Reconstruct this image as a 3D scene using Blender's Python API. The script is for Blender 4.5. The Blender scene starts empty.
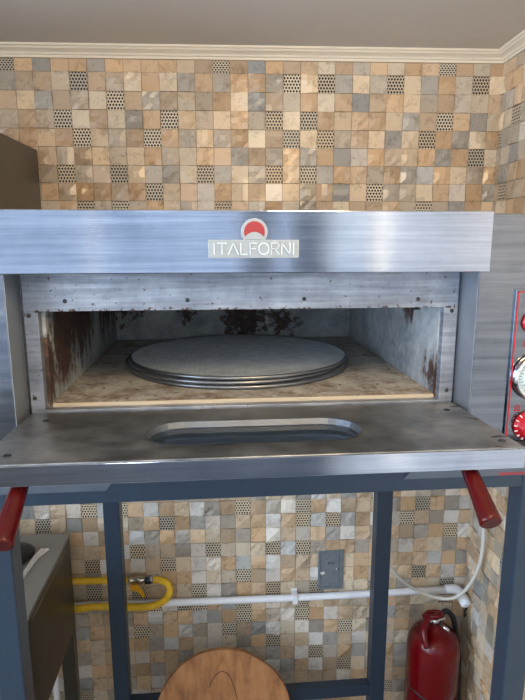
import bpy, bmesh, math, random
from mathutils import Vector, Matrix
random.seed(11)
PI = math.pi
sc = bpy.context.scene
col = sc.collection
sc.view_settings.view_transform = 'Standard'
sc.view_settings.look = 'None'
sc.view_settings.gamma = 1.0
sc.view_settings.use_curve_mapping = False
sc.view_settings.exposure = 0.3
sc.cycles.use_denoising = True
sc.cycles.max_bounces = 8
sc.cycles.diffuse_bounces = 5

# ------------------------------------------------------------------ helpers
def srgb(r, g, b):
    f = lambda c: (c / 255 / 12.92) if c / 255 <= .04045 else ((c / 255 + .055) / 1.055) ** 2.4
    return (f(r), f(g), f(b), 1)

def wloc(o):
    v = Vector((0, 0, 0))
    while o is not None:
        v += o.location
        o = o.parent
    return v

class MB:
    """collects shapes in world coordinates, then links them as one mesh object"""
    def __init__(s):
        s.bm = bmesh.new()
    def quad(s, pts, mi=0):
        f = s.bm.faces.new([s.bm.verts.new(p) for p in pts]); f.material_index = mi
        return f
    def hexa(s, p):
        v = [s.bm.verts.new(q) for q in p]
        for a in ((0, 3, 2, 1), (4, 5, 6, 7), (0, 1, 5, 4), (1, 2, 6, 5), (2, 3, 7, 6), (3, 0, 4, 7)):
            s.bm.faces.new([v[i] for i in a])
        return s
    def box(s, x0, x1, y0, y1, z0, z1, T=None):
        p = [(x0, y0, z0), (x1, y0, z0), (x1, y1, z0), (x0, y1, z0), (x0, y0, z1), (x1, y0, z1), (x1, y1, z1), (x0, y1, z1)]
        if T: p = [T(*q) for q in p]
        return s.hexa(p)
    def prism(s, outline, d, hole=None):
        """outline: 3D points, extruded by vector d"""
        d = Vector(d)
        a = [s.bm.verts.new(p) for p in outline]
        b = [s.bm.verts.new(Vector(p) + d) for p in outline]
        n = len(a)
        s.bm.faces.new(a[::-1]); s.bm.faces.new(b)
        for i in range(n):
            s.bm.faces.new((a[i], a[(i + 1) % n], b[(i + 1) % n], b[i]))
        return s
    def ring(s, outer, inner, d):
        """two matched outlines (same count) extruded by d: a plate with a hole"""
        d = Vector(d); n = len(outer)
        L = [[s.bm.verts.new(Vector(p) + e) for p in pts] for pts in (outer, inner) for e in (Vector(), d)]
        o0, o1, i0, i1 = L
        for k in range(n):
            j = (k + 1) % n
            s.bm.faces.new((o0[k], i0[k], i0[j], o0[j])); s.bm.faces.new((o1[k], o1[j], i1[j], i1[k]))
            s.bm.faces.new((o0[k], o0[j], o1[j], o1[k])); s.bm.faces.new((i0[k], i1[k], i1[j], i0[j]))
        return s
    def lathe(s, prof, p0, axis, n=32, smooth=True):
        """prof: (radius, distance along axis); caps where the profile ends off the axis"""
        ax = Vector(axis).normalized()
        u = ax.orthogonal().normalized(); w = ax.cross(u)
        p0 = Vector(p0); rings = []
        for r, h in prof:
            c = p0 + ax * h
            if r < 1e-6: rings.append([s.bm.verts.new(c)])
            else: rings.append([s.bm.verts.new(c + (u * math.cos(2 * PI * k / n) + w * math.sin(2 * PI * k / n)) * r) for k in range(n)])
        for A, B in zip(rings, rings[1:]):
            for k in range(n):
                j = (k + 1) % n
                if len(A) == 1 and len(B) == 1: continue
                if len(A) == 1: f = s.bm.faces.new((A[0], B[j], B[k]))
                elif len(B) == 1: f = s.bm.faces.new((A[k], A[j], B[0]))
                else: f = s.bm.faces.new((A[k], A[j], B[j], B[k]))
                f.smooth = smooth
        if len(rings[0]) > 1: s.bm.faces.new(rings[0][::-1])
        if len(rings[-1]) > 1: s.bm.faces.new(rings[-1])
        return s
    def cyl(s, p0, p1, r, r1=None, n=24):
        d = Vector(p1) - Vector(p0)
        return s.lathe([(r, 0), (r if r1 is None else r1, d.length)], p0, d, n)
    def tube(s, pts, r, n=12, sub=6):
        P = catmull(pts, sub) if sub else [Vector(p) for p in pts]
        t = (P[1] - P[0]).normalized(); u = t.orthogonal().normalized(); prev = None; first = None
        for i, p in enumerate(P):
            t = (P[min(i + 1, len(P) - 1)] - P[max(i - 1, 0)]).normalized()
            u = (u - t * u.dot(t)).normalized(); w = t.cross(u)
            rr = r(i / (len(P) - 1)) if callable(r) else r
            R = [s.bm.verts.new(p + (u * math.cos(2 * PI * k / n) + w * math.sin(2 * PI * k / n)) * rr) for k in range(n)]
            if prev:
                for k in range(n):
                    j = (k + 1) % n
                    f = s.bm.faces.new((prev[k], prev[j], R[j], R[k])); f.smooth = True
            else: first = R
            prev = R
        s.bm.faces.new(first[::-1]); s.bm.faces.new(prev)
        return s
    def build(s, name, mat, parent=None, bevel=0, seg=2, clean=True):
        if clean: bmesh.ops.recalc_face_normals(s.bm, faces=s.bm.faces)
        o0 = wloc(parent) if parent else Vector((0, 0, 0))
        if parent: bmesh.ops.translate(s.bm, verts=s.bm.verts, vec=-o0)
        me = bpy.data.meshes.new(name); s.bm.to_mesh(me); s.bm.free()
        for m in (mat if isinstance(mat, (list, tuple)) else [mat]): me.materials.append(m)
        o = bpy.data.objects.new(name, me); col.objects.link(o)
        if parent: o.parent = parent
        if bevel:
            b = o.modifiers.new('edge', 'BEVEL'); b.width = bevel; b.segments = seg; b.limit_method = 'ANGLE'; b.angle_limit = math.radians(40)
            b.harden_normals = False
        return o

def catmull(pts, sub):
    P = [Vector(p) for p in pts]; P = [P[0] * 2 - P[1]] + P + [P[-1] * 2 - P[-2]]; out = []
    for i in range(1, len(P) - 2):
        a, b, c, d = P[i - 1:i + 3]
        for k in range(sub):
            t = k / sub
            out.append(.5 * ((2 * b) + (c - a) * t + (2 * a - 5 * b + 4 * c - d) * t * t + (3 * b - a - 3 * c + d) * t ** 3))
    return out + [P[-2]]

def thing(name, label, cat, loc=(0, 0, 0), group=None):
    o = bpy.data.objects.new(name, None); col.objects.link(o); o.location = loc; o.empty_display_size = .05
    return tag(o, label, cat, group)
def tag(o, label, cat, group=None):
    o['label'] = label; o['category'] = cat
    if group: o['group'] = group
    return o
def rebase(o):
    """moves a single-mesh thing's origin to its base centre"""
    me = o.data; xs = [v.co for v in me.vertices]
    c = Vector(((min(v.x for v in xs) + max(v.x for v in xs)) / 2, (min(v.y for v in xs) + max(v.y for v in xs)) / 2, min(v.z for v in xs)))
    me.transform(Matrix.Translation(-c)); o.location = c
    return o
def struct(o):
    o['kind'] = 'structure'
    return o
def lab(o, t): o['label'] = t; return o

# ------------------------------------------------------------------ materials
class NT:
    base = (0, 0, 0)      # where the thing's own origin stands
    def __init__(s, name):
        s.m = bpy.data.materials.new(name); s.m.use_nodes = True
        s.t = s.m.node_tree; s.t.nodes.clear()
        s.out = s.n('ShaderNodeOutputMaterial'); s.b = s.n('ShaderNodeBsdfPrincipled')
        s.l(s.b.outputs[0], s.out.inputs[0])
        add = s.n('ShaderNodeVectorMath', operation='ADD'); s.l(s.n('ShaderNodeTexCoord').outputs['Object'], add.inputs[0])
        add.inputs[1].default_value = NT.base; s.co = add.outputs[0]
    def n(s, t, **k):
        n = s.t.nodes.new(t)
        for a, b in k.items(): setattr(n, a, b)
        return n
    def l(s, a, b): s.t.links.new(a, b)
    def map(s, scale, loc=(0, 0, 0), rot=(0, 0, 0)):
        m = s.n('ShaderNodeMapping'); m.inputs['Scale'].default_value = scale; m.inputs['Location'].default_value = loc; m.inputs['Rotation'].default_value = rot
        s.l(s.co, m.inputs[0]); return m.outputs[0]
    def noise(s, scale, detail=4, rough=.55, vec=None, dist=0):
        n = s.n('ShaderNodeTexNoise'); n.inputs['Scale'].default_value = scale; n.inputs['Detail'].default_value = detail
        n.inputs['Roughness'].default_value = rough; n.inputs['Distortion'].default_value = dist
        s.l(vec if vec is not None else s.co, n.inputs['Vector']); return n.outputs[0]
    def ramp(s, fac, stops):
        r = s.n('ShaderNodeValToRGB'); e = r.color_ramp.elements
        while len(e) < len(stops): e.new(.5)
        for q, (p, c) in zip(e, stops): q.position = p; q.color = c if len(c) == 4 else (*c, 1)
        s.l(fac, r.inputs[0]); return r.outputs[0]
    def val(s, fac, a, b, lo=0., hi=1.):
        m = s.n('ShaderNodeMapRange'); m.inputs[1].default_value = a; m.inputs[2].default_value = b; m.inputs[3].default_value = lo; m.inputs[4].default_value = hi
        s.l(fac, m.inputs[0]); return m.outputs[0]
    def mix(s, fac, a, b, mode='MIX'):
        m = s.n('ShaderNodeMix', data_type='RGBA', blend_type=mode)
        for i, v in ((0, fac), (6, a), (7, b)):
            if hasattr(v, 'is_linked') or isinstance(v, bpy.types.NodeSocket): s.l(v, m.inputs[i])
            else: m.inputs[i].default_value = v
        return m.outputs[2]
    def math(s, op, a, b=None):
        m = s.n('ShaderNodeMath', operation=op)
        for i, v in enumerate((a, b)):
            if v is None: continue
            if isinstance(v, bpy.types.NodeSocket): s.l(v, m.inputs[i])
            else: m.inputs[i].default_value = v
        return m.outputs[0]
    def sep(s):
        x = s.n('ShaderNodeSeparateXYZ'); s.l(s.co, x.inputs[0]); return x.outputs
    def set(s, **k):
        for a, v in k.items():
            i = s.b.inputs[a.replace('_', ' ')]
            if isinstance(v, bpy.types.NodeSocket): s.l(v, i)
            else: i.default_value = v
        return s
    def bump(s, h, strength=.3, dist=.002):
        b = s.n('ShaderNodeBump'); b.inputs['Strength'].default_value = strength; b.inputs['Distance'].default_value = dist
        s.l(h, b.inputs['Height']); s.l(b.outputs[0], s.b.inputs['Normal']); return s

def plain(name, c, rough=.5, metal=0., var=.08, scale=30, bump=0, **k):
    t = NT(name)
    n = t.noise(scale, 5)
    dk = tuple(x * (1 - var) for x in c[:3]) + (1,); lt = tuple(min(1, x * (1 + var)) for x in c[:3]) + (1,)
    t.set(Base_Color=t.ramp(n, [(.3, dk), (.7, lt)]), Roughness=rough, Metallic=metal)
    if bump: t.bump(n, bump)
    for a, v in k.items(): t.set(**{a: v})
    return t.m

def steel(name, c0, c1, r0, r1, stretch=(3, 3, 160), blotch=6, bump=.12):
    t = NT(name)
    brush = t.noise(1, 6, .65, t.map(stretch))
    blot = t.noise(blotch, 5, .6)
    f = t.math('ADD', t.math('MULTIPLY', brush, .5), t.math('MULTIPLY', blot, .5))
    t.set(Base_Color=t.ramp(f, [(.36, c0), (.64, c1)]), Metallic=1., Roughness=t.val(f, .35, .65, r0, r1))
    t.bump(brush, bump, .0006)
    return t.m

M = {}
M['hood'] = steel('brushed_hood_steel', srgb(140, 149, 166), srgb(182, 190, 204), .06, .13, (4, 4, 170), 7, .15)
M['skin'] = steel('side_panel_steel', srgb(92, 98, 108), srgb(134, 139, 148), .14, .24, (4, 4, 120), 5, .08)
M['frame'] = None
M['bracket'] = steel('bracket_steel', srgb(150, 155, 162), srgb(185, 190, 196), .25, .4)
M['doortop'] = None
M['chrome'] = plain('chrome', srgb(210, 212, 215), .08, 1., .02)
M['blue'] = plain('blue_paint', srgb(31, 46, 61), .36, 0., .10, 60, .05)
M['handle'] = plain('oxblood_handle', srgb(62, 4, 5), .25, 0., .15, 40, 0, Specular_IOR_Level=.25)
M['extred'] = plain('extinguisher_red', srgb(96, 3, 10), .22, 0., .08, 20, 0, Specular_IOR_Level=.35, Coat_Roughness=.12)
M['black'] = plain('black_rubber', srgb(16, 16, 17), .5)
M['white'] = plain('white_plastic', srgb(234, 236, 240), .35, 0., .03)
M['cable'] = plain('cream_cable', srgb(205, 203, 194), .4, 0., .04)
M['yellow'] = plain('yellow_hose', srgb(226, 182, 34), .42, 0., .14, 50)
M['ylever'] = plain('yellow_lever', srgb(222, 160, 14), .35, 0., .1, 80)
M['brass'] = plain('plated_brass', srgb(186, 178, 160), .25, 1., .06)
M['plaster'] = plain('painted_plaster', srgb(196, 190, 180), .8, 0., .03, 8)
M['ceil'] = plain('ceiling_paint', srgb(204, 195, 184), .75, 0., .03, 3)
M['cornice'] = plain('cornice_paint', srgb(226, 214, 192), .6, 0., .03, 12)
M['floor'] = plain('floor_tile', srgb(120, 119, 117), .45, 0., .12, 6)
M['red'] = plain('red_enamel', srgb(160, 16, 30), .25, 0., .05)
M['badge_red'] = plain('badge_red', srgb(128, 26, 34), .4, 0., .06)
M['dial'] = plain('dial_face', srgb(170, 194, 204), .4, 0., .02)
M['ink'] = plain('dial_ink', srgb(20, 22, 28), .5)
M['screwm'] = plain('dark_screw', srgb(70, 72, 76), .45, 1., .2, 300)
M['badge'] = plain('badge_alloy', srgb(130, 141, 149), .5, .2, .06, 200)
M['letters'] = plain('raised_letter_alloy', srgb(178, 190, 200), .35, .2, .03)
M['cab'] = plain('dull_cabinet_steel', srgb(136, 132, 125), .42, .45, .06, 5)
M['angle'] = plain('dull_angle_steel', srgb(92, 100, 110), .4, .6, .12, 14)
M['cheek'] = plain('dull_recess_steel', srgb(122, 128, 136), .42, .5, .12, 12)
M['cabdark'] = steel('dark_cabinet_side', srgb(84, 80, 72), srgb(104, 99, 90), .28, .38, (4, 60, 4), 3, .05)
M['hoodbox'] = plain('dark_cupboard_metal', srgb(104, 99, 93), .42, .45, .06, 3)
M['foil'] = plain('crumpled_foil', srgb(214, 216, 220), .22, .9, .1, 90)
M['slate'] = plain('slate_grey_cover', srgb(122, 130, 136), .42, .3, .16, 70, .1)
M['liner'] = None

OVEN_AT = (.1, .33, -.09)
NT.base = OVEN_AT
def frame_mat():
    t = NT('worn_grey_frame')
    br = t.noise(1, 5, .6, t.map((6, 6, 130))); bl = t.noise(14, 6, .65)
    base = t.ramp(t.math('ADD', t.math('MULTIPLY', br, .45), t.math('MULTIPLY', bl, .55)), [(.35, srgb(98, 103, 112)), (.52, srgb(138, 145, 156)), (.68, srgb(176, 183, 193))])
    x, y, z = t.sep()
    # chipped enamel: strongest along the lip of the opening and at random on the posts
    lip = t.math('MULTIPLY', t.val(z, .1485, .1545, 1, 0), t.val(z, .1440, .1470, 0, 1))
    ch = t.noise(130, 4, .6)
    chip = t.val(t.math('ADD', ch, t.math('MULTIPLY', lip, .11)), .645, .665)
    rust = t.mix(t.noise(60, 3), srgb(34, 28, 26), srgb(72, 46, 34))
    t.set(Base_Color=t.mix(chip, base, rust), Metallic=t.val(chip, 0, 1, .55, 0), Roughness=t.val(bl, .3, .7, .36, .55))
    t.bump(bl, .2, .001)
    return t.m
M['frame'] = frame_mat()

def door_mat():
    t = NT('grimy_door_plate')
    br = t.noise(26, 6, .65); bl = t.noise(5, 6, .6, t.map((1, 1.6, 1))); fine = t.noise(90, 4)
    f = t.math('ADD', t.math('MULTIPLY', bl, .6), t.math('MULTIPLY', br, .4))
    base = t.ramp(f, [(.38, srgb(106, 109, 110)), (.62, srgb(176, 179, 180))])
    x, y, z = t.sep()
    # worn, blackened chips near the right edge
    near = t.val(x, .27, .325)
    chip = t.val(t.math('ADD', t.noise(48, 5, .6, t.map((.7, 1.6, 1))), t.math('MULTIPLY', near, .11)), .70, .72)
    t.set(Base_Color=t.mix(chip, base, srgb(26, 23, 21)), Metallic=t.val(chip, 0, 1, .9, .1), Roughness=t.val(f, .35, .65, .30, .46))
    t.bump(t.math('ADD', br, fine), .12, .0005)
    return t.m
M['doortop'] = door_mat()

def liner_mat(name, spots, base0, base1, sw=.6):
    """burnt enamel of the oven chamber; spots: (x, y, z, radius, strength) where it has rusted or charred"""
    t = NT(name)
    bl = t.noise(9, 6, .65); fine = t.noise(55, 5, .65); streak = t.noise(1, 5, .6, t.map((26, 26, 5)))
    base = t.ramp(t.math('ADD', t.math('MULTIPLY', bl, .6), t.math('MULTIPLY', fine, .4)), [(.36, base0), (.62, base1)])
    amt = None
    for (x, y, z, r, k) in spots:
        d = t.n('ShaderNodeVectorMath', operation='DISTANCE'); t.l(t.co, d.inputs[0]); d.inputs[1].default_value = (x, y, z)
        a = t.val(d.outputs['Value'], 0, r, k, 0)
        amt = a if amt is None else t.math('MAXIMUM', amt, a)
    n = t.math('ADD', t.math('MULTIPLY', streak, sw), t.math('MULTIPLY', fine, 1 - sw))
    m = t.val(t.math('ADD', n, t.math('MULTIPLY', amt, .42)), .62, .72)
    rust = t.ramp(fine, [(.35, srgb(28, 21, 18)), (.55, srgb(66, 46, 38)), (.7, srgb(100, 74, 58))])
    t.set(Base_Color=t.mix(m, base, rust), Metallic=t.val(m, 0, 1, .25, 0), Roughness=.6)
    t.bump(fine, .3, .001)
    return t.m
M['liner_side'] = liner_mat('rusted_chamber_side', [(-.31, .10, .10, .14, 1.), (-.31, .02, .06, .10, .9), (-.31, .25, .13, .16, .9), (.31, .02, .03, .09, .66), (.31, .16, .14, .06, .6), (-.31, .5, .1, .2, .6)], srgb(126, 134, 140), srgb(188, 194, 196))
M['liner_back'] = liner_mat('charred_chamber_back', [(.03, .6, .055, .10, .95), (-.13, .6, .06, .05, .7), (.12, .6, .05, .08, .7), (-.30, .6, .1, .1, .9)], srgb(120, 127, 132), srgb(176, 182, 184), .15)

def stone_mat():
    t = NT('stained_baking_stone')
    bl = t.noise(13, 6, .7); fine = t.noise(110, 5, .7)
    base = t.ramp(t.math('ADD', t.math('MULTIPLY', bl, .6), t.math('MULTIPLY', fine, .4)), [(.36, srgb(118, 116, 111)), (.5, srgb(158, 156, 150)), (.64, srgb(184, 183, 178))])
    x, y, z = t.sep()
    near = t.val(y, .03, .17, 1, .2)
    st = t.val(t.math('ADD', t.noise(16, 6, .75), t.math('MULTIPLY', near, .10)), .53, .72)
    sp = t.val(t.noise(70, 3, .5), .66, .70)
    c = t.mix(st, base, srgb(98, 78, 58)); c = t.mix(sp, c, srgb(52, 42, 34))
    edge = t.val(y, .0185, .0215, 1, 0)
    c = t.mix(edge, c, srgb(172, 162, 142))
    t.set(Base_Color=c, Roughness=.85).bump(fine, .3, .001)
    return t.m
M['stone'] = stone_mat()

NT.base = (0, 0, 0)
def wood_mat():
    t = NT('worn_board_wood')
    g = t.noise(1, 6, .6, t.map((34, 34, 3.0)), .5); bl = t.noise(9, 4); kn = t.noise(16, 3)
    c = t.ramp(t.math('ADD', t.math('MULTIPLY', g, .6), t.math('MULTIPLY', bl, .4)), [(.32, srgb(104, 66, 36)), (.5, srgb(154, 104, 62)), (.7, srgb(180, 130, 82))])
    c = t.mix(t.val(kn, .68, .74), c, srgb(84, 50, 26))
    t.set(Base_Color=c, Roughness=.6).bump(g, .2, .001)
    return t.m
M['wood'] = wood_mat()

def tile_mat():
    t = NT('stone_look_mosaic')
    a = t.n('ShaderNodeAttribute', attribute_name='tile')
    n1 = t.noise(26, 6, .65, dist=.8); n2 = t.noise(120, 4, .6)
    f = t.math('ADD', t.math('MULTIPLY', n1, .65), t.math('MULTIPLY', n2, .35))
    shade = t.ramp(f, [(.34, (.66, .62, .58)), (.5, (1, 1, 1)), (.66, (1.0, .95, .88))])
    t.set(Base_Color=t.mix(1., a.outputs['Color'], shade, 'MULTIPLY'), Roughness=.26).bump(f, .3, .0015)
    return t.m
def dots_mat():
    t = NT('pierced_pattern_mosaic')
    a = t.n('ShaderNodeAttribute', attribute_name='tile'); uv = t.n('ShaderNodeUVMap', uv_map='cell').outputs[0]
    s = t.n('ShaderNodeSeparateXYZ'); t.l(uv, s.inputs[0])
    N = 5.6
    # rows of dark lozenges, every second row shifted by half a step
    v = t.math('MULTIPLY', s.outputs[1], N); row = t.math('FLOOR', v)
    u = t.math('ADD', t.math('MULTIPLY', s.outputs[0], N), t.math('MULTIPLY', row, .5))
    fu = t.math('ABSOLUTE', t.math('SUBTRACT', t.math('FRACT', u), .5)); fv = t.math('ABSOLUTE', t.math('SUBTRACT', t.math('FRACT', v), .5))
    d = t.math('ADD', fu, t.math('MULTIPLY', fv, .8))
    hole = t.val(d, .42, .48, 1, 0)
    t.set(Base_Color=t.mix(hole, a.outputs['Color'], srgb(46, 38, 33)), Roughness=.4)
    t.bump(hole, -.4, .001)
    return t.m
def grout_mat(): return plain('sandy_grout', srgb(150, 130, 104), .85, 0., .1, 60)
M['tile'] = tile_mat(); M['dots'] = dots_mat(); M['grout'] = grout_mat()

def glass_mat():
    t = NT('dark_window_glass')
    t.set(Base_Color=srgb(104, 124, 146), Roughness=.05, Transmission_Weight=.85, IOR=1.45)
    return t.m
M['glass'] = glass_mat()

SKY_FRONT, SKY_LEFT = 1.1, 12.0
# ------------------------------------------------------------------ the room (its back wall is turned a little against the oven)
A = 0.0414
WY = 0.95
CX = 0.8494
CA, SA = math.cos(A), math.sin(A)
def W(s, off, z):   # s along the back wall, off = distance out from it
    return Vector((s * CA - off * SA, WY - s * SA - off * CA, z))
def WR(o, s, z):    # o = distance from the corner along the right wall, s = distance out from that wall
    return W(CX - s, o, z)
FLOOR, CEIL, SL, FRONT = -1.50, 0.8215, -1.75, 4.0
T = 0.0534; S0 = -0.4213; Z1 = 0.7533

UP = {
 -5: '', }
rows = {}
def put(r, c0, s):
    for i, ch in enumerate(s.split()): rows[(r, c0 + i)] = ch
put(0, -5, 'P O S O O S O O O O B O P O S O O O B O G O B O O P O B O')
put(1, -5, 'G O O G P O G B O B S O G O O G P B P G B G P B S O G P B')
put(2, -5, 'O B S O G B P O G O B G O B S O G O B O S O O B G O G B O')
put(3, -5, 'B O G P B O B S O P B G B O G P B P O B O O B S O P O S B')
put(4, -5, 'O O B O P B G O P O S B G O B O P B P G O B S B P O S B O')
put(5, -5, 'O O O G O B B B O G B O O S O G O G O S W O G B O S O P B')
put(6, -5, 'G O G P G G P B G S B P G B G P B P S O O G O S W O B G O')
put(7, -5, 'B G O G O O G O P B O G O G O W O B O S B P G G B O W O S')
put(8, -5, 'O B G O P G P G O B S G P O S O B S O B O G B G P G S O B')
put(27, -6, 'S W O W P W P O W O B W S O P O G W P O W O B B S O P O S W')
put(28, -6, 'B P O S O B B G O P O S W G O O W O P W P S O W G P O S W O')
put(29, -6, 'O G O O W O O W G O W B B O S O W O G O S W O G O O S O P W')
put(30, -6, 'G O B O O O W P G O S W P G B B P W P G O O S O G W O B S O')
put(31, -6, 'W O G G P W O W O P B W W O W O W O G O G B O B O O O W O S')
put(32, -6, 'O B W O G B G O G O O W B B P O W O O W G B O G B O P O W O')
put(33, -6, 'G O W G P B G P O O B P W S O O P B G P G B B P O S O B P W')
put(35, -6, 'O W B G O O G O W O O W S O P O G W P O W O B G S O G O B O')
put(36, -6, 'W O G S O O B P G O W G W P O S W B W S O P B S O O G B O S')
put(37, -6, 'O G O O G O O O S W O G W B S O P G O W S O W B G B O G B O')
put(38, -6, 'B O W S G O G W O O S B O O W G S O W P G O S G O S O O G B')
put(39, -6, 'G B O W O O G O S O O W B O G O W S O W O P B G O G O B S O')
put(40, -6, 'O W G S O B B O W O B O S B O G B G O O O W O O B O G O B G')
CLS = {'O': (200, 173, 141), 'B': (214, 196, 168), 'G': (190, 177, 158), 'S': (166, 162, 154), 'W': (214, 209, 200), 'P': (216, 202, 176)}
def cls(r, c, rng):
    k = rows.get((r, c))
    if k: return k
    return rng.choices('OBGSWP', (34, 20, 16, 10, 8, 12))[0]

def tiled(name, mapf, c_lo, c_hi, edge_hi, seed, use_rows, s_of):
    """a wall of small relief tiles; edge_hi clips the last column at the corner"""
    rng = random.Random(seed)
    bm = bmesh.new(); cl = bm.loops.layers.float_color.new('tile'); uv = bm.loops.layers.uv.new('cell')
    def face(pts, mi, c, uvs=None):
        f = bm.faces.new([bm.verts.new(p) for p in pts]); f.material_index = mi
        for i, l in enumerate(f.loops):
            l[cl] = c
            if uvs: l[uv].uv = uvs[i]
    zb, zt = FLOOR, CEIL + .02
    # the wall itself, with thickness
    a, b = s_of(c_lo), edge_hi
    g = (1, 1, 1, 1)
    P = lambda s, o, z: mapf(s, o, z)
    for q in (((a, 0, zb), (b, 0, zb), (b, 0, zt), (a, 0, zt)), ((a, -.1, zt), (b, -.1, zt), (b, -.1, zb), (a, -.1, zb)), ((a, 0, zt), (b, 0, zt), (b, -.1, zt), (a, -.1, zt)),
              ((a, -.1, zb), (b, -.1, zb), (b, 0, zb), (a, 0, zb)), ((a, 0, zb), (a, 0, zt), (a, -.1, zt), (a, -.1, zb)), ((b, -.1, zb), (b, -.1, zt), (b, 0, zt), (b, 0, zb))):
        face([P(*p) for p in q], 2, g)
    N = 3
    r = 0
    while Z1 - r * T > FLOOR:
        for c in range(c_lo, c_hi + 1):
            s0, s1 = s_of(c), s_of(c + 1)
            wide = abs(c % 12) == 0
            gp = .0007
            x0, x1 = s0 + (gp * 2.2 if wide else gp), min(s1, edge_hi) - gp
            z0, z1 = max(Z1 - r * T, FLOOR), min(Z1 - (r - 1) * T, .7895)
            z0 += gp; z1 -= gp * (2.2 if r % 12 == 4 else 1)
            if x1 - x0 < .006 or z1 - z0 < .006: continue
            k = cls(r, c, rng) if use_rows else rng.choices('OBGSWP', (34, 20, 16, 10, 8, 12))[0]
            base = CLS[k]; j = rng.uniform(.90, 1.08); w = rng.uniform(-6, 6)
            cc = srgb(*(max(0, min(255, v * j + d)) for v, d in zip(base, (w, 0, -w))))
            mi = 1 if k == 'P' else 0
            kind = rng.choices(('flat', 'tilt', 'pyr', 'ridge', 'rough'), (3, 4, 2, 3, 4))[0]
            if k == 'P' or r == 0: kind = 'flat'
            h0 = rng.uniform(.0016, .0030); amp = rng.uniform(.0045, .0105); ang = rng.uniform(0, 2 * PI)
            def H(u, v):
                if kind == 'tilt': e = ((u - .5) * math.cos(ang) + (v - .5) * math.sin(ang)) * amp
                elif kind == 'pyr': e = amp * (1 - 2 * max(abs(u - .5), abs(v - .5)))
                elif kind == 'ridge': e = amp * (1 - 2.2 * abs((u - .5) * math.cos(ang) + (v - .5) * math.sin(ang)))
                elif kind == 'rough': e = rng.uniform(0, amp * .8)
                else: e = 0
                return max(.0008, h0 + e)
            G = [[(x0 + (x1 - x0) * i / N, H(i / N, q / N), z0 + (z1 - z0) * q / N) for i in range(N + 1)] for q in range(N + 1)]
            for q in range(N):
                for i in range(N):
                    face([P(*G[q][i]), P(*G[q][i + 1]), P(*G[q + 1][i + 1]), P(*G[q + 1][i])], mi, cc,
                         [(i / N, q / N), ((i + 1) / N, q / N), ((i + 1) / N, (q + 1) / N), (i / N, (q + 1) / N)])
            # skirts down to the grout
            dn = lambda p: P(p[0], 0, p[2])
            for i in range(N):
                for p, q2 in ((G[0][i + 1], G[0][i]), (G[N][i], G[N][i + 1]), (G[i][0], G[i + 1][0]), (G[i + 1][N], G[i][N])):
                    face([P(*p), P(*q2), dn(q2), dn(p)], mi, cc, [(.02, .02)] * 4)
        r += 1
    bmesh.ops.recalc_face_normals(bm, faces=[f for f in bm.faces if f.material_index == 2][:6])
    me = bpy.data.meshes.new(name); bm.to_mesh(me); bm.free()
    for k in ('tile', 'dots', 'grout'): me.materials.append(M[k])
    o = bpy.data.objects.new(name, me); col.objects.link(o)
    return struct(o)

tiled('wall_back', W, -25, 23, CX, 5, True, lambda c: S0 + c * T)
# right wall: column 0 starts at the corner with a narrow cut piece
tiled('wall_right', WR, 0, 20, 1.10, 8, False, lambda c: (0 if c == 0 else .030 + (c - 1) * T))

f = MB(); f.box(SL - .1, CX + .1, -.1, FRONT + .1, FLOOR - .08, FLOOR, W); struct(f.build('floor', M['floor']))
f = MB(); f.box(SL - .1, CX + .1, -.1, FRONT + .1, CEIL, CEIL + .1, W); struct(f.build('ceiling', M['ceil']))
LW = (1.0, 3.3, -.62, .68)     # unseen window opening added to the left wall for light: two distances out from the back wall, sill, head
f = MB(); f.box(SL - .1, SL, -.1, LW[0], FLOOR, CEIL, W); f.box(SL - .1, SL, LW[1], FRONT, FLOOR, CEIL, W)
f.box(SL - .1, SL, LW[0], LW[1], FLOOR, LW[2], W); f.box(SL - .1, SL, LW[0], LW[1], LW[3], CEIL, W); struct(f.build('wall_left', M['plaster']))
f = MB()
for q in ((LW[0], LW[0] + .035, LW[2], LW[3]), (LW[1] - .035, LW[1], LW[2], LW[3]), (LW[0], LW[1], LW[2], LW[2] + .035), (LW[0], LW[1], LW[3] - .035, LW[3]), (2.13, 2.17, LW[2], LW[3])): f.box(SL - .06, SL - .02, q[0], q[1], q[2], q[3], W)
struct(f.build('window_3', M['white']))
RW = (2.72, 2.95, -.75, .68)  # narrow unseen window, added so the hood reflects a bright stripe
f = MB(); f.box(CX, CX + .1, 1.10, RW[0], FLOOR, CEIL, W); f.box(CX, CX + .1, RW[1], FRONT, FLOOR, CEIL, W)
f.box(CX, CX + .1, RW[0], RW[1], FLOOR, RW[2], W); f.box(CX, CX + .1, RW[0], RW[1], RW[3], CEIL, W); struct(f.build('wall_right_plaster', M['plaster']))
f = MB()
for q in ((RW[0], RW[0] + .02, RW[2], RW[3]), (RW[1] - .02, RW[1], RW[2], RW[3]), (RW[0], RW[1], RW[2], RW[2] + .03), (RW[0], RW[1], RW[3] - .03, RW[3])): f.box(CX + .03, CX + .07, q[0], q[1], q[2], q[3], W)
struct(f.build('window_4', M['white']))
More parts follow.
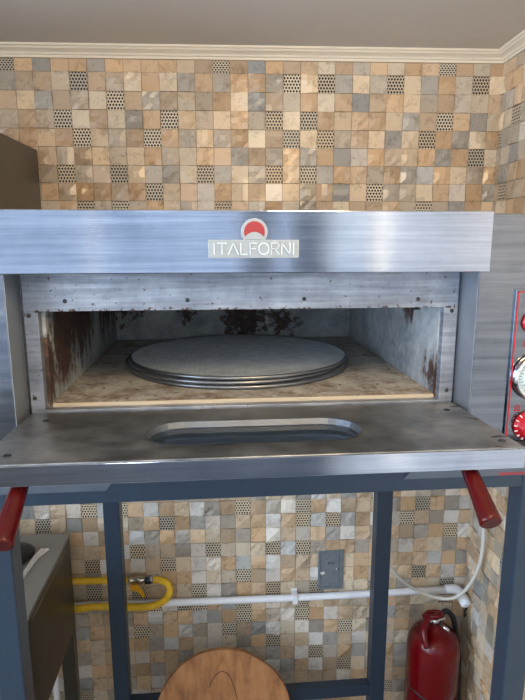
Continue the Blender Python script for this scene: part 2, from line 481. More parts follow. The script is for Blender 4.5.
# front wall behind the viewer, with invented window openings for daylight and reflections
WINS = [(-1.66, .30, 0, 0), (.50, .64, 0, 0)]
f = MB()
zs0, zs1 = -.75, .68
f.box(SL, CX + .1, FRONT, FRONT + .12, FLOOR, zs0, W)
f.box(SL, CX + .1, FRONT, FRONT + .12, zs1, CEIL, W)
f.box(SL, WINS[0][0], FRONT, FRONT + .12, zs0, zs1, W); f.box(WINS[0][1], WINS[1][0], FRONT, FRONT + .12, zs0, zs1, W); f.box(WINS[1][1], CX + .1, FRONT, FRONT + .12, zs0, zs1, W)
struct(f.build('wall_front', plain('grey_blue_plaster', srgb(140, 145, 152), .8, 0, .03, 8)))
for i, (a, b, _, _) in enumerate(WINS):
    f = MB(); fw = .035
    for q in ((a, a + fw, zs0, zs1), (b - fw, b, zs0, zs1), (a, b, zs0, zs0 + fw), (a, b, zs1 - fw, zs1)): f.box(q[0], q[1], FRONT + .02, FRONT + .07, q[2], q[3], W)
    if i == 0: f.box((a + b) / 2 - .02, (a + b) / 2 + .02, FRONT + .02, FRONT + .07, zs0, zs1, W)
    struct(f.build('window_%d' % (i + 1), M['white']))
# cornice: back and right run, mitred at the corner
prof = [(0, .7905), (.006, .7905), (.006, .797), (.011, .799), (.013, .803), (.020, .807), (.028, .810), (.031, .814), (.036, .816), (.036, CEIL), (0, CEIL)]
f = MB()
def run(mapf, e0, e1):
    f2 = f
    a = [f2.bm.verts.new(mapf(e0(o), o, z)) for o, z in prof]; b = [f2.bm.verts.new(mapf(e1(o), o, z)) for o, z in prof]
    n = len(prof)
    for i in range(n): f2.bm.faces.new((a[i], a[(i + 1) % n], b[(i + 1) % n], b[i]))
    f2.bm.faces.new(a); f2.bm.faces.new(b[::-1])
run(W, lambda o: SL, lambda o: CX - o)
struct(f.build('trim_cornice_back', M['cornice']))
f = MB()
run(lambda s, o, z: W(CX - o, s, z), lambda o: o, lambda o: FRONT)
struct(f.build('trim_cornice_right', M['cornice']))

# ------------------------------------------------------------------ pizza oven
OV = thing('pizza_oven', 'stainless steel deck pizza oven with its front door hanging open, on the blue stand', 'oven', OVEN_AT)
SKY = -.0525
f = MB()
f.box(-.400, -.3434, SKY, .72, -.09, .290)              # left side
f.box(.3399, .640, SKY, .72, -.09, .290)                # right side with the controls
f.box(-.3434, .3399, .012, .72, .2405, .2905)           # roof
f.box(-.3434, .3399, .625, .72, -.03, .2405)            # back
f.box(-.3434, .3399, -.045, .72, -.09, -.036)           # bottom
f.box(-.3434, -.3373, .006, .012, -.036, .2405); f.box(.3339, .3399, .006, .012, -.036, .2405)
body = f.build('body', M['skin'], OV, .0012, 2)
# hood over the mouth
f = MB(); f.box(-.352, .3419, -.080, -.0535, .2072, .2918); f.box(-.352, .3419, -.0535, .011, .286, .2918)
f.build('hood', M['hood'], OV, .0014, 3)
# badge
bd = MB()
yb = -.0805
bd.box(-.060, .0645, yb - .0030, yb, .2280, .2525)
bg = bd.build('nameplate', M['badge'], OV, .0006)
e = MB(); cx, cz = .0030, .2630
pts = [(cx + .0182 * math.cos(t), yb - .0030, cz + .0182 * math.sin(t)) for t in [math.radians(q) for q in range(-35, 216, 5)]]
e.prism(pts, (0, .0030, 0)); lab(e.build('emblem', M['badge'], bg, .0006), 'silver round emblem with a red crescent')
e = MB()
R, R2, c2z = .0142, .0118, cz - .0150
up = [(cx + R * math.cos(t), yb - .0034, cz + R * math.sin(t)) for t in [math.radians(q) for q in range(-28, 209, 6)]]
lo = []
a0 = math.atan2(up[-1][2] - c2z, up[-1][0] - cx); a1 = math.atan2(up[0][2] - c2z, up[0][0] - cx)
for k in range(1, 20):
    t = a0 + (a1 - a0) * k / 20; rr = math.hypot(up[0][0] - cx, up[0][2] - c2z)
    lo.append((cx + rr * math.cos(t), yb - .0034, c2z + rr * math.sin(t)))
e.prism(up + lo, (0, .0004, 0)); e.build('crescent', M['badge_red'], bg)
# raised lettering
L = {'I': [[(.5, 0), (.5, 1)]], 'T': [[(0, 1), (1, 1)], [(.5, 0), (.5, 1)]], 'A': [[(0, 0), (.5, 1), (1, 0)]], 'L': [[(.1, 1), (.1, 0), (.95, 0)]],
     'F': [[(.1, 0), (.1, 1), (.95, 1)], [(.1, .52), (.8, .52)]], 'O': [[(.5 + .5 * math.cos(t * PI / 10), .5 + .5 * math.sin(t * PI / 10)) for t in range(21)]],
     'R': [[(.1, 0), (.1, 1), (.7, 1), (.92, .88), (.92, .62), (.7, .5), (.1, .5)], [(.5, .5), (.95, 0)]], 'N': [[(.05, 0), (.05, 1), (.95, 0), (.95, 1)]]}
e = MB(); px = -.0540; hgt = .0150; th = .0015
def stroke(m, p, q, y0, y1, th):
    d = Vector((q[0] - p[0], q[1] - p[1])); 
    if d.length < 1e-6: return
    d.normalize(); n = Vector((-d.y, d.x)) * th / 2; d = d * th * .35
    P = [Vector(p) - d + n, Vector(p) - d - n, Vector(q) + d - n, Vector(q) + d + n]
    m.hexa([(a.x, y0, a.y) for a in P] + [(a.x, y1, a.y) for a in P])
for ch, w in zip('ITALFORNI', (.004, .0125, .0135, .0105, .0105, .0135, .0125, .0125, .004)):
    if ch == 'O':
        oc = lambda rx, rz: [(px + w / 2 + rx * math.cos(2 * PI * k / 28), yb - .0046, .2330 + hgt / 2 + rz * math.sin(2 * PI * k / 28)) for k in range(28)]
        e.ring(oc(w / 2 + .0008, hgt / 2 + .0008), oc(w / 2 - .0008, hgt / 2 - .0008), (0, .0017, 0))
    for pl in (L[ch] if ch != 'O' else ()):
        for p, q in zip(pl, pl[1:]):
            stroke(e, (px + p[0] * w, .2330 + p[1] * hgt), (px + q[0] * w, .2330 + q[1] * hgt), yb - .0046, yb - .0029, th)
    px += w + .0024
e.build('lettering', M['letters'], bg)
# frame around the mouth
f = MB()
xl, xr, ol, orr, zt = -.3373, .3339, -.3165, .3119, .1476
f.box(xl, xr, 0, .016, zt, .240); f.box(xl, ol, 0, .016, -.014, zt); f.box(orr, xr, 0, .016, -.014, zt); f.box(ol, orr, 0, .016, -.0145, -.0055)
fr = f.build('mouth_frame', M['frame'], OV, .0008)
for (x, z) in ((-.276, .163), (-.094, .163), (.086, .163), (.268, .161), (-.330, .142), (-.331, .014), (.3245, .011), (.3245, .142)):
    e = MB(); e.lathe([(0, .0016), (.0026, .0014), (.0034, 0)][::-1], (x, 0, z), (0, -1, 0), 14); e.build('screw', M['screwm'], fr)
for a, b in ((-.3434, -.3422), (.3387, .3399)):
    f = MB(); f.box(a, b, -.0518, .0055, -.036, .2405); f.build('recess_side', M['cheek'], OV)
# chamber
D1 = .606
f = MB(); f.box(-.3165, -.3105, .016, D1, -.012, .158); lab(f.build('chamber_side', M['liner_side'], OV), 'rust streaked chamber side wall')
f = MB(); f.box(.3105, .3165, .016, D1, -.012, .158); f.build('chamber_side', M['liner_side'], OV)
f = MB(); f.box(-.3165, .3165, D1, D1 + .006, -.012, .158); f.build('chamber_back', M['liner_back'], OV)
f = MB(); f.box(-.3165, .3165, .016, D1, .158, .164); f.build('chamber_roof', M['liner_back'], OV)
f = MB(); f.box(-.3103, .3103, .0172, .322, -.020, 0); f.box(-.3103, .3103, .3228, D1, -.020, 0)
f.build('baking_stone', M['stone'], OV, .0008)
f = MB(); f.cyl((.304, .10, .136), (.300, .235, .137), .0045, None, 12); f.box(.300, .3105, .10, .108, .132, .140); f.box(.298, .3105, .215, .223, .132, .141)
lab(f.build('thermostat_probe', M['black'], OV), 'dark probe rod on the chamber side wall')
# door, folded down; hinge line at the mouth
def door_pt(x, y, z):   # the plate rises a touch towards its front edge
    return Vector((x, y, -.0085 + (y + .005) * -.0208 + z))
DX0, DX1, DF, DB = -.3364, .3334, -.2211, -.004
SX, SR, SYC = .0985, .049, -.123      # stadium slot
def stad(r, n=12, y=SYC, sx=SX):
    o = [(sx + r * math.cos(t), y + r * math.sin(t)) for t in [(-PI / 2 + PI * k / n) for k in range(n + 1)]]
    return o + [(-sx + r * math.cos(t), y + r * math.sin(t)) for t in [(PI / 2 + PI * k / n) for k in range(n + 1)]]
inner = stad(SR)
def rect_for(pts):   # rectangle points matched one to one with the slot outline
    out = []
    n = len(pts)
    for (x, y) in pts:
        dx, dy = x, y - SYC
        k = min(((DX1 if dx > 0 else DX0) / dx) if abs(dx) > 1e-9 else 1e9, ((DB - SYC if dy > 0 else DF - SYC) / dy) if abs(dy) > 1e-9 else 1e9)
        out.append((dx * k, SYC + dy * k))
    for cxr, cyr in ((DX0, DF), (DX1, DF), (DX0, DB), (DX1, DB)):
        j = min(range(n), key=lambda i: (out[i][0] - cxr) ** 2 + (out[i][1] - cyr) ** 2); out[j] = (cxr, cyr)
    return out
f = MB(); outer = rect_for(inner)
f.ring([door_pt(x, y, 0) for x, y in outer], [door_pt(x, y, 0) for x, y in inner], (0, 0, -.006))
f.box(DX0, DX1, DF, DF + .006, -.0308, -.0045)
f.box(DX0, DX0 + .006, DF, DB, -.0308, -.010); f.box(DX1 - .006, DX1, DF, DB, -.0308, -.010)
door = f.build('door', M['doortop'], OV, .0012, 3)
e = MB(); e.box(DX0, DX1, DF - .0012, DF, -.0310, -.0060); lab(e.build('front_lip', M['hood'], door, .0005), 'bright steel lip along the door edge')
e = MB(); i2, i3 = stad(SR - .0005), stad(SR - .0042)
n = len(i2)
va = [e.bm.verts.new(door_pt(x, y, .0012)) for x, y in stad(SR + .0015)]; vb = [e.bm.verts.new(door_pt(x, y, .0008)) for x, y in i2]; vc = [e.bm.verts.new(door_pt(x, y, -.0072)) for x, y in i3]
for k in range(n):
    j = (k + 1) % n
    e.bm.faces.new((va[k], va[j], vb[j], vb[k])).smooth = True; e.bm.faces.new((vb[k], vb[j], vc[j], vc[k]))
e.build('window_rim', M['angle'], door)
e = MB(); e.prism([door_pt(x, y, -.0110) for x, y in stad(SR - .0036)], (0, 0, .003)); e.build('window_glass', M['glass'], door)
f = MB(); f.ring([(x, y, -.0315) for x, y in rect_for(stad(SR - .008))], [(x, y, -.0315) for x, y in stad(SR - .008)], (0, 0, .0015)); f.build('back_plate', M['bracket'], door)
for (x, y) in ((-.302, -.048), (-.306, -.191), (.305, -.048), (.316, -.195)):
    e = MB(); p = door_pt(x, y, 0); e.lathe([(.0052, 0), (.0046, .0008), (.0030, .0012), (.0024, .0004), (0, .0004)], p, (0, 0, 1), 18); e.build('screw', M['screwm'], door)
for s in (-1, 1):
    x0, x1 = (-.289, -.293) if s < 0 else (.271, .272)
    a, b = Vector((x0, -.187, -.030)), Vector((x1, -.2655, -.0815)); d = b - a; Lh = d.length
    e = MB(); e.lathe([(.0086, 0), (.0096, .012), (.0107, .035), (.0128, Lh - .010), (.0134, Lh - .004), (.0130, Lh - .0012), (.0114, Lh)], a, d, 28)
    h = lab(e.build('handle', M['handle'], door), 'dark red tapered door handle')
    e = MB(); e.lathe([(.0100, -.002), (.0100, .004), (.0090, .006)], a, d, 24); e.build('ferrule', M['chrome'], h)
# control panel on the right
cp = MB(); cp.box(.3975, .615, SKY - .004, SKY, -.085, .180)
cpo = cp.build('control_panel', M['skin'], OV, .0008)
yp = SKY - .0045
e = MB()
for q in ((.4, .4018, -.082, .177), (.4, .613, .1752, .177), (.4, .613, -.082, -.0802), (.6112, .613, -.082, .177)): e.box(q[0], q[1], yp - .0002, yp + .0004, q[2], q[3])
e.build('red_border', M['red'], cpo)
g = MB(); gx, gz = .4390, .045
g.lathe([(.0380, 0), (.0385, .004), (.0365, .010), (.0335, .0125), (.0310, .0105), (.0305, .0040)], (gx, yp, gz), (0, -1, 0), 48)
gb = g.build('gauge', M['chrome'], cpo)
e = MB(); e.cyl((gx, yp - .004, gz), (gx, yp - .0065, gz), .0306, None, 48); e.build('dial', M['dial'], gb)
e = MB()
for k in range(0, 28):
    t = math.radians(225 - k * 10); r0 = .0235 if k % 3 == 0 else .0258
    stroke(e, (gx + r0 * math.cos(t), gz + r0 * math.sin(t)), (gx + .0285 * math.cos(t), gz + .0285 * math.sin(t)), yp - .0070, yp - .0064, .0007)
e.build('scale_ticks', M['ink'], gb)
e = MB(); stroke(e, (gx + .006, gz + .003), (gx - .021, gz - .012), yp - .0076, yp - .0070, .0011); e.cyl((gx, yp - .0064, gz), (gx, yp - .008, gz), .0028, None, 16); e.build('pointer', M['ink'], gb)
def knob(x, z, r):
    k = MB(); k.lathe([(r * 1.02, 0), (r * 1.02, .003), (r * .86, .0055), (r * .80, .016), (r * .70, .0185), (0, .0185)], (x, yp, z), (0, -1, 0), 36)
    o = lab(k.build('knob', M['red'], cpo), 'red thermostat knob with white marks')
    k = MB()
    for q in range(9):
        t = math.radians(110 + q * 22)
        stroke(k, (x + r * .87 * math.cos(t), z + r * .87 * math.sin(t)), (x + r * 1.0 * math.cos(t), z + r * 1.0 * math.sin(t)), yp - .0058, yp - .0030, .0012)
    stroke(k, (x - r * .60, z + r * .30), (x - r * .2, z + r * .1), yp - .0190, yp - .0184, .0016)
    k.build('white_marks', M['white'], o)
knob(.4345, -.034, .0235)
k = MB(); k.lathe([(.0165, 0), (.0165, .004), (.0125, .006), (.0120, .011), (.008, .014), (0, .015)], (.4265, yp, .130), (0, -1, 0), 32)
lab(k.build('pilot_lamp', M['red'], cpo), 'red round pilot lamp')
for (x, z) in ((.4150, -.004), (.4205, .098)):
    e = MB(); e.box(x - .005, x + .005, yp - .0002, yp + .0004, z - .0055, z - .004)
    for q in (-1, 0, 1): stroke(e, (x + q * .0035, z - .004), (x + q * .0035, z + .003 + (q == 0) * .002), yp - .0002, yp + .0004, .0015)
    e.build('red_marking', M['red'], cpo)
# steel angle feet lapping over the stand rail at either end
f = MB(); f.prism([(-.400, -.0895, -.060), (-.205, -.0895, -.060), (-.205, -.0895, -.091), (-.213, -.0895, -.1015), (-.400, -.0895, -.1015)], (0, .0015, 0)); f.box(-.400, -.205, -.0895, -.0525, -.0615, -.0600)
f.build('mounting_angle', M['angle'], OV)
f = MB(); f.prism([(.236, -.0895, -.060), (.600, -.0895, -.060), (.600, -.0895, -.1015), (.226, -.0895, -.1015), (.236, -.0895, -.091)], (0, .0015, 0)); f.box(.236, .600, -.0895, -.0525, -.0615, -.0600)
fo = f.build('mounting_angle', M['angle'], OV)
e = MB(); e.box(.375, .560, -.0899, -.0895, -.1008, -.0965); lab(e.build('sticker', plain('faded_red_strip', srgb(124, 44, 52), .5), fo), 'faded red strip label')

# ------------------------------------------------------------------ stand
ST = thing('oven_stand', 'dark blue painted square tube steel stand carrying the pizza oven', 'stand', (.05, .33, FLOOR))
w = .038
BY, bw = .728, .049
LEGS = {'fl': (-.3531 - w, -.0871, w), 'fr': (.416, -.0871, w), 'bl': (-.401, BY, bw), 'br': (.4485, BY, bw)}
for k, (x, y, q) in LEGS.items():
    f = MB(); f.box(x, x + q, y, y + q, FLOOR, -.0905 if k[0] == 'f' else -.0905); f.build('leg', M['blue'], ST, .0025)
f = MB(); f.box(-.3535, .4165, -.0865, -.0500, -.1225, -.0905); f.build('front_rail', M['blue'], ST, .002)
f = MB(); f.box(-.3525, .4490, BY + .002, BY + .036, -.1225, -.0905); f.build('back_rail', M['blue'], ST, .002)
for xa, xb in ((-.389, -.393), (.4185, .4550)):
    f = MB(); f.hexa([(x, y, z) for z in (-.1225, -.0905) for x, y in ((xa, -.0495), (xa + .034, -.0495), (xb + .034, BY + .0005), (xb, BY + .0005))]); f.build('side_rail', M['blue'], ST, .002)
f = MB(); f.box(-.3525, .4490, BY + .002, BY + .036, -1.262, -1.221); f.build('lower_rail', M['blue'], ST, .002)

# ------------------------------------------------------------------ wire pizza screens stacked in the chamber
def screen(cx, cy, z, r, rimr, label):
    t = thing('pizza_screen', label, 'pizza screen', (cx, cy, z), 'stacked wire pizza screens')
    f = MB(); f.lathe([(r - .0040, .0004), (r, .0004), (r + .0004, rimr), (r, rimr * 2), (r - .0040, rimr * 2), (r - .0040, .0004)], (cx, cy, z), (0, 0, 1), 96); f.build('rim', M['rim'], t)
    f = MB(); st = .0100; rw = .00145; n = int(r / st)
    for k in range(-n, n + 1):
        q = k * st; h = math.sqrt(max(0, (r - .002) ** 2 - q * q))
        if h < .004: continue
        zz = z + rimr * 1.2
        # two crossing sets of wires, at 45 degrees
        for d, e in (((1, 0), (0, 1)), ((0, 1), (1, 0))):
            dz = .0004 if d[0] else -.0004
            a = Vector((cx + d[0] * h + e[0] * q, cy + d[1] * h + e[1] * q, zz + dz)); b = Vector((cx - d[0] * h + e[0] * q, cy - d[1] * h + e[1] * q, zz + dz))
            s_ = Vector((e[0] * rw, e[1] * rw, 0)); u_ = Vector((0, 0, rw))
            P = [a + s_, a + u_, a - s_, a - u_]; Q = [b + s_, b + u_, b - s_, b - u_]
            A_ = [f.bm.verts.new(p) for p in P]; B_ = [f.bm.verts.new(p) for p in Q]
            for i in range(4): f.bm.faces.new((A_[i], A_[(i + 1) % 4], B_[(i + 1) % 4], B_[i]))
    f.build('wire_mesh', M['wire'], t, clean=False)
M['rim'] = plain('screen_rim', srgb(120, 124, 128), .3, .8, .15, 60)
M['wire'] = plain('screen_wire', srgb(152, 160, 168), .4, .45, .15, 40)
screen(-.004, .300, .0000, .229, .0036, 'bottom wire pizza screen of the stack, resting on the oven stone')
screen(-.010, .303, .0074, .228, .0036, 'middle wire pizza screen, sandwiched in the stack of three')
screen(-.003, .306, .0148, .228, .0036, 'top wire pizza screen, its whole mesh face showing')

# ------------------------------------------------------------------ steel cabinet at lower left, seen past the stand leg
XR, CB, CF, CT, CBZ = -.538, .855, .44, -.680, -1.022
CABT = thing('steel_cabinet', 'low dull steel cabinet on dark legs behind the left stand leg', 'cabinet', (-.8, .6, FLOOR))
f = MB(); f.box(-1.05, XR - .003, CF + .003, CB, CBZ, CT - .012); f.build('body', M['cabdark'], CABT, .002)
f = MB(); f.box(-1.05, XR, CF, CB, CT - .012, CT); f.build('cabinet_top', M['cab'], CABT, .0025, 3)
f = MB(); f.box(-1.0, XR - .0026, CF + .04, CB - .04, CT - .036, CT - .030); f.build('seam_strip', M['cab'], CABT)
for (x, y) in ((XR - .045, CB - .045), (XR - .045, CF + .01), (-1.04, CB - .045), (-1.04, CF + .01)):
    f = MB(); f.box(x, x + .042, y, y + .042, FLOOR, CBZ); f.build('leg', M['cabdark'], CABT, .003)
f = MB(); f.cyl((XR - .075, CB - .03, FLOOR), (XR - .075, CB - .03, CBZ), .010); f.build('drain_pipe', M['white'], CABT)
# things lying on it
f = MB(); rng = random.Random(4)
cxp, cyp = -.668, .712
rings_ = []
for k, (sc_, hz) in enumerate(((1.0, 0.0), (1.04, .008), (.92, .018), (.6, .023), (.2, .025))):
    rings_.append([f.bm.verts.new((cxp + sc_ * (.050 + .008 * math.sin(3 * a)) * math.cos(a) + rng.uniform(-.002, .002), cyp + sc_ * (.075 + .010 * math.sin(2 * a + 1)) * math.sin(a) + rng.uniform(-.003, .003), CT + hz + (rng.uniform(0, .003) if hz else 0))) for a in [2 * PI * i / 20 for i in range(20)]])
for A_, B_ in zip(rings_, rings_[1:]):
    for i in range(20): f.bm.faces.new((A_[i], A_[(i + 1) % 20], B_[(i + 1) % 20], B_[i])).smooth = True
f.bm.faces.new(rings_[0][::-1]); f.bm.faces.new(rings_[-1])
o = rebase(f.build('plastic_bag', M['black'])); tag(o, 'crumpled black plastic bag lying on the steel cabinet', 'bag')
f = MB(); rng = random.Random(9)
line = [(-.590, .755, .012), (-.601, .715, .012), (-.606, .680, .010), (-.608, .635, .008), (-.609, .595, .006), (-.609, .560, .004)]
rowsf = []
for i, (x, y, h) in enumerate(line):
    wd = (.016, .009, .008, .007, .005, .002)[i]
    rowsf.append([Vector((x + (u - .5) * 2 * wd, y + rng.uniform(-.006, .006), CT + .0008 + h * (1 - abs(u - .4) * 1.5) * rng.uniform(.55, 1.0) * (0 if u in (0, 1) else 1))) for u in (0, .25, .5, .75, 1)])
va = [[f.bm.verts.new(p) for p in r] for r in rowsf]; vb = [[f.bm.verts.new(p + Vector((0, 0, .0012))) for p in r] for r in rowsf]
for i in range(len(va) - 1):
    for k in range(4):
        f.bm.faces.new((va[i][k], va[i][k + 1], va[i + 1][k + 1], va[i + 1][k])); f.bm.faces.new((vb[i][k], vb[i + 1][k], vb[i + 1][k + 1], vb[i][k + 1]))
    f.bm.faces.new((va[i][0], va[i + 1][0], vb[i + 1][0], vb[i][0])); f.bm.faces.new((va[i][4], vb[i][4], vb[i + 1][4], va[i + 1][4]))
for i in (0, -1):
    for k in range(4): f.bm.faces.new((va[i][k], vb[i][k], vb[i][k + 1], va[i][k + 1]))
o = rebase(f.build('foil_wrapper', M['foil'])); tag(o, 'crumpled silver foil wrapper beside the black bag on the cabinet', 'foil')

# ------------------------------------------------------------------ dark metal cupboard on the back wall, upper left
HB = thing('wall_cupboard', 'dark grey metal wall cupboard beside the oven at upper left', 'cupboard', W(-.85, .2, .02))
f = MB(); f.box(-1.20, -.5835, .006, .62, .02, .530, W); f.build('body', M['hoodbox'], HB, .003)
f = MB(); f.box(-1.195, -.895, .620, .636, .025, .525, W); d = f.build('door', M['hoodbox'], HB, .002)
f = MB(); f.box(-.920, -.910, .636, .655, .2, .32, W); f.build('handle', M['chrome'], d, .002)
f = MB(); f.box(-.889, -.589, .620, .636, .025, .525, W); d = f.build('door', M['hoodbox'], HB, .002)
f = MB(); f.box(-.875, -.865, .636, .655, .2, .32, W); f.build('handle', M['chrome'], d, .002)

# ------------------------------------------------------------------ services on the lower back wall
OFF = .026
f = MB()
f.tube([W(-1.5, OFF, -1.022), W(-.582, OFF, -1.013), W(.20, OFF, -1.006), W(.775, OFF, -.990)], .0125, 16, 4)
wp = tag(rebase(f.build('conduit_pipe', M['white'])), 'long white plastic pipe running along the lower back wall', 'pipe')
el = thing('pipe_elbow', 'white plastic elbow fitting where the pipe meets the corner', 'pipe fitting', W(.81, OFF, -1.0))
f = MB(); f.tube([W(.768, OFF, -.990), W(.800, OFF, -.989), W(.818, OFF + .004, -.998), W(.824, OFF + .030, -1.012)], .0165, 16, 6); f.build('elbow', M['white'], el)
f = MB(); f.lathe([(.0150, 0), (.0195, .003), (.0195, .030), (.014, .034), (.008, .0345)], W(.822, OFF + .022, -1.006), W(.829, OFF + .060, -1.024) - W(.822, OFF + .022, -1.006), 20); f.build('socket', M['white'], el)
f = MB(); f.tube([W(.834, OFF + .030, -1.020), W(.838, OFF + .03, -1.045), W(.832, OFF + .03, -1.060), W(.838, OFF + .028, -1.075), W(.834, OFF + .026, -1.085)], .0032, 8, 5); f.build('loose_wire', M['black'], el)
f = MB()
c0 = W(.217, 0, -1.0058)
f.box(.207, .227, 0, .006, -1.028, -.984, W); f.box(.208, .226, .006, .0395, -.9925, -.9890, W); f.box(.208, .226, .006, .0395, -1.0225, -1.0190, W); f.box(.208, .226, .0388, .0410, -1.0225, -.9890, W)
tag(rebase(f.build('pipe_clip', M['white'], None, .001)), 'small white clip holding the pipe to the tiles', 'clip')
# grey cover plate
cv = thing('access_panel', 'small slate grey metal cover plate set in the tiled wall', 'panel', W(.348, .004, -.985))
f = MB()
for q in ((.302, .310, -.986, -.832), (.380, .393, -.986, -.832), (.310, .380, -.986, -.978), (.310, .380, -.840, -.832)): f.box(q[0], q[1], .002, .012, q[2], q[3], W)
f.build('frame', M['slate'], cv, .001)
f = MB(); f.box(.3105, .3795, .002, .009, -.9775, -.8405, W); dr = f.build('door', M['slate'], cv, .001)
f = MB(); f.lathe([(.0045, 0), (.0050, .004), (.0030, .007), (0, .0075)], W(.371, .009, -.905), -Vector((SA, CA, 0)), 14); f.build('knob', M['chrome'], dr)
f = MB()
for q in range(3): f.box(.338 + q * .008, .3415 + q * .008, .009, .0094, -.888 + (q % 2) * .002, -.878, W)
f.build('embossed_mark', M['screwm'], dr)
# yellow gas pipe, valve, hose
f = MB(); f.cyl(W(-1.2, .03, -.910), W(-.372, .03, -.914), .0115, None, 18)
tag(rebase(f.build('gas_pipe', M['yellow'])), 'straight yellow gas pipe on the wall, ending at the valve', 'pipe')
vv = thing('gas_valve', 'plated gas valve with a yellow lever on the yellow pipe', 'valve', W(-.33, .03, -.93))
ax = W(1, 0, 0) - W(0, 0, 0)
f = MB(); f.lathe([(.0125, 0), (.0145, .002), (.0145, .014), (.0110, .016), (.0110, .024), (.0150, .030), (.0150, .046), (.0110, .052), (.0110, .058)], W(-.3715, .03, -.914), ax, 24); f.build('valve_body', M['brass'], vv)
f = MB(); f.lathe([(.0150, 0), (.0150, .022), (.0120, .026)], W(-.3135, .03, -.915), ax, 6, False); f.build('nut', M['chrome'], vv)
lv = MB()
def lp(s, z, o): return W(s, o, z)
lv.prism([lp(-.366, -.918, .047), lp(-.352, -.926, .047), lp(-.338, -.918, .047), lp(-.330, -.928, .047), lp(-.318, -.948, .047), lp(-.312, -.966, .047), lp(-.320, -.972, .047), lp(-.331, -.956, .047), lp(-.342, -.944, .047), lp(-.354, -.946, .047), lp(-.364, -.936, .047)], -Vector((SA, CA, 0)) * .004)
lv.cyl(W(-.346, .040, -.925), W(-.346, .054, -.925), .006, None, 16)
lv.build('lever', M['ylever'], vv, .001)
f = MB()
f.tube([W(-.2845, .03, -.9155), W(-.262, .032, -.917), W(-.238, .040, -.924), W(-.226, .048, -.945), W(-.236, .054, -.972), W(-.265, .058, -.991), W(-.31, .060, -1.001), W(-.37, .060, -.999), W(-.43, .060, -.995), W(-.50, .060, -.995), W(-.56, .060, -1.001), W(-.68, .060, -1.008), W(-.9, .062, -.98)], .0122, 16, 8)
tag(rebase(f.build('gas_hose', M['yellow'])), 'yellow flexible gas hose looping back below the valve', 'hose')
# cream cable hanging on the right
f = MB()
f.tube([(.445, .835, -.20), (.462, .84, -.45), (.474, .845, -.60), (.488, .85, -.76), (.545, .860, -.868), (.620, .855, -.946), (.712, .842, -.985), (.775, .815, -.965), (.808, .775, -.87), (.814, .745, -.75), (.803, .74, -.60), (.77, .74, -.38), (.70, .735, -.15)], .0060, 10, 8)
tag(rebase(f.build('cable', M['cable'])), 'cream coloured cable hanging in a loop by the right corner', 'cable')

# ------------------------------------------------------------------ fire extinguisher
EX, EY, ER = .692, .800, .0905
FE = thing('fire_extinguisher', 'red fire extinguisher standing on the floor by the right corner', 'fire extinguisher', (EX, EY, FLOOR))
f = MB(); f.lathe([(0, 0), (ER * .90, 0), (ER, .012), (ER, .355), (ER * .985, .372), (ER * .92, .392), (ER * .78, .412), (ER * .55, .428), (ER * .30, .438), (ER * .28, .446), (0, .446)], (EX, EY, FLOOR), (0, 0, 1), 48)
fb = f.build('cylinder', M['extred'], FE)
zt_ = FLOOR + .446
f = MB(); f.cyl((EX, EY, zt_), (EX, EY, zt_ + .022), .016, .014); f.cyl((EX - .034, EY - .008, zt_ + .016), (EX + .034, EY, zt_ + .016), .007); f.cyl((EX + .010, EY - .022, zt_ + .012), (EX + .030, EY - .05, zt_ + .006), .006)
f.build('valve', M['chrome'], FE)
f = MB(); f.tube([(EX - .006, EY - .004, zt_ + .028), (EX - .030, EY - .014, zt_ + .030), (EX - .052, EY - .034, zt_ + .012), (EX - .056, EY - .054, zt_ - .014), (EX - .052, EY - .068, zt_ - .040)], .0105, 12, 6)
f.tube([(EX - .040, EY + .005, zt_ + .026), (EX - .015, EY - .014, zt_ + .038), (EX + .012, EY - .016, zt_ + .038), (EX + .024, EY, zt_ + .034), (EX + .012, EY + .014, zt_ + .034), (EX - .018, EY + .016, zt_ + .032), (EX - .040, EY + .005, zt_ + .026)], .0075, 10, 6)
f.build('lever', M['extred'], FE)
f = MB(); f.tube([(EX + .020, EY + .004, zt_ + .018), (EX + .045, EY + .02, zt_ + .030), (EX + .072, EY + .02, zt_ + .008), (EX + .090, EY + .025, zt_ - .05), (EX + .104, EY + .02, zt_ - .14), (EX + .106, EY + .01, zt_ - .26), (EX + .104, EY, zt_ - .34)], .0095, 12, 6)
hz = f.build('hose', M['black'], FE)
f = MB(); f.lathe([(.010, 0), (.012, .02), (.018, .06), (.0185, .065)], (EX + .104, EY, zt_ - .335), (0, -.12, -1), 18); f.build('nozzle', M['black'], hz)
f = MB(); f.lathe([(ER + .0012, 0), (ER + .0016, .004), (ER + .0012, .008)], (EX, EY, FLOOR + .205), (.18, -.10, 1), 48); f.build('strap', M['black'], FE)

# ------------------------------------------------------------------ round wooden board leaning on the low rail
BR, BT = .222, .022
tilt = math.radians(13)
up_ = Vector((0, math.sin(tilt), math.cos(tilt))); nrm = Vector((0, -math.cos(tilt), math.sin(tilt)))
# its back touches the front upper edge of the rail
top_c = Vector((-.050, .0, 0))
zrail, yrail = -1.221, BY + .0015
zc = FLOOR + BR * math.cos(tilt) + BT * .5 * math.sin(tilt) + .001
cback_y = yrail + (zc - zrail) * math.tan(tilt) - .001
C0 = Vector((-.048, cback_y, zc))
BO = thing('round_board', 'round wooden board leaning on the low back rail of the stand', 'wooden board', (C0.x, C0.y, FLOOR))
f = MB(); rng = random.Random(2); out = []
for k in range(96):
    t = 2 * PI * k / 96
    r = BR * (1 + .004 * math.sin(3 * t + 1) + .003 * math.sin(7 * t))
    if .70 < t < 1.25: r *= 1 - .020 * math.sin((t - .70) / .55 * PI)
    out.append(C0 + Vector((1, 0, 0)) * r * math.cos(t) + up_ * r * math.sin(t))
f.prism(out, nrm * BT); bo = f.build('board', M['wood'], BO, .004, 3)
f = MB(); fp = C0 + nrm * (BT + .0002)
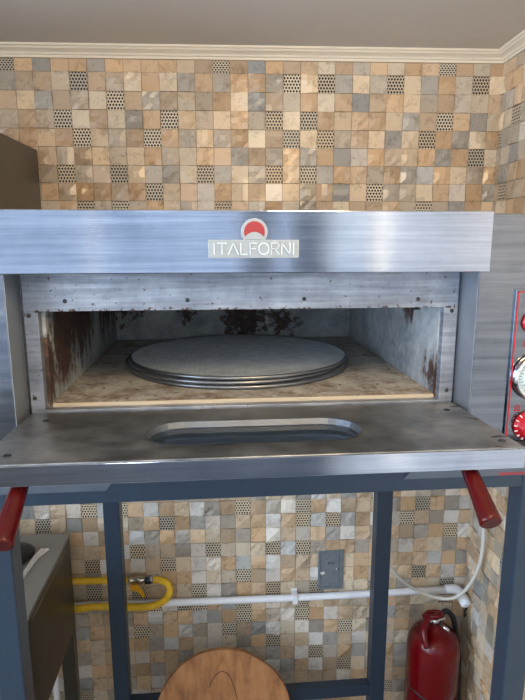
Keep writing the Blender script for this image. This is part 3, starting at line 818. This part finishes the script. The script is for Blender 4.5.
pl = [(-.045, .105), (-.030, .135), (-.005, .152), (.018, .140), (.034, .105), (.045, .060), (.048, .02)]
f.tube([fp + Vector((1, 0, 0)) * a + up_ * b for a, b in pl], .0011, 6, 6)
f.build('crack', plain('dark_crack', srgb(70, 42, 24), .8), bo)

# ------------------------------------------------------------------ added unseen lamps that light the scene, sky, camera
def fill_lamp_mat(name, c, k):
    t = NT(name); t.set(Base_Color=(.8, .8, .8, 1), Emission_Color=(*c, 1), Emission_Strength=k); return t.m
def fill_globe(s_, o_, mat, label):  # invented hanging globe, out of view, there only to light the scene
    p = W(s_, o_, CEIL); t = thing('fill_lamp', label, 'lamp', p)
    f = MB(); f.lathe([(.06, 0), (.06, .012), (.03, .024), (.008, .026), (.008, .12)], p, (0, 0, -1), 24); f.build('fill_lamp_base', M['white'], t)
    f = MB(); R_ = .10; f.lathe([(R_ * math.sin(q * PI / 16), .11 + R_ - R_ * math.cos(q * PI / 16)) for q in range(17)], p, (0, 0, -1), 28); f.build('globe', mat, t)
warm = fill_lamp_mat('warm_fill_globe', (1, .71, .39), 46); cool = fill_lamp_mat('white_fill_globe', (.9, .95, 1), 40)
fill_globe(.25, 1.60, warm, 'added warm fill light globe, out of view under the ceiling in front of the oven')
fill_globe(-.30, 2.9, cool, 'added white fill light globe, out of view under the ceiling further back')
# sky: brighter on the side of the added left-hand window, bluer in front
wd = bpy.data.worlds.new('sky'); sc.world = wd; wd.use_nodes = True
wt = wd.node_tree; bgn = wt.nodes['Background']
tc = wt.nodes.new('ShaderNodeTexCoord'); sx = wt.nodes.new('ShaderNodeSeparateXYZ'); wt.links.new(tc.outputs['Generated'], sx.inputs[0])
mr = wt.nodes.new('ShaderNodeMapRange'); mr.interpolation_type = 'SMOOTHSTEP'
mr.inputs[1].default_value = -.35; mr.inputs[2].default_value = -.80; mr.inputs[3].default_value = SKY_FRONT; mr.inputs[4].default_value = SKY_LEFT
wt.links.new(sx.outputs[0], mr.inputs[0]); wt.links.new(mr.outputs[0], bgn.inputs[1])
m2 = wt.nodes.new('ShaderNodeMapRange'); m2.interpolation_type = 'SMOOTHSTEP'
m2.inputs[1].default_value = .19; m2.inputs[2].default_value = .26; wt.links.new(sx.outputs[0], m2.inputs[0])
mc = wt.nodes.new('ShaderNodeMix'); mc.data_type = 'RGBA'; wt.links.new(m2.outputs[0], mc.inputs[0])
mc.inputs[6].default_value = (.66, .80, 1.0, 1); mc.inputs[7].default_value = (6.5, 5.5, 4.0, 1); wt.links.new(mc.outputs[2], bgn.inputs[0])
for i, (a, b, _, _) in enumerate(WINS):
    pd = bpy.data.lights.new('window_portal', 'AREA'); pd.shape = 'RECTANGLE'; pd.size = b - a; pd.size_y = zs1 - zs0; pd.energy = 1
    pd.cycles.is_portal = True
    po = bpy.data.objects.new('window_portal', pd); col.objects.link(po)
    po.location = W((a + b) / 2, FRONT + .1, (zs0 + zs1) / 2)
    dirv = W(0, 0, 0) - W(0, 1, 0)
    po.rotation_euler = dirv.to_track_quat('-Z', 'Y').to_euler()

pd = bpy.data.lights.new('window_portal', 'AREA'); pd.shape = 'RECTANGLE'; pd.size = LW[1] - LW[0]; pd.size_y = LW[3] - LW[2]; pd.cycles.is_portal = True
po = bpy.data.objects.new('window_portal', pd); col.objects.link(po); po.location = W(SL - .09, (LW[0] + LW[1]) / 2, (LW[2] + LW[3]) / 2)
po.rotation_euler = (W(1, 0, 0) - W(0, 0, 0)).to_track_quat('-Z', 'Y').to_euler()
cam = bpy.data.cameras.new('camera'); co = bpy.data.objects.new('camera', cam); col.objects.link(co)
F, PIT, YAW, ROL = 549.0554, .1908, .0861, -.0014
cam.sensor_fit = 'VERTICAL'; cam.sensor_height = 24; cam.lens = F / 700 * 24; cam.clip_start = .02
fw = Vector((math.sin(YAW) * math.cos(PIT), math.cos(YAW) * math.cos(PIT), -math.sin(PIT)))
rt = Vector((math.cos(YAW), -math.sin(YAW), 0)); upv = rt.cross(fw)
c, s = math.cos(ROL), math.sin(ROL)
rt, upv = c * rt + s * upv, -s * rt + c * upv
m = Matrix((rt, upv, -fw)).transposed().to_4x4(); m.translation = Vector((-.0518, -.8433, .2469))
co.matrix_world = m
sc.camera = co
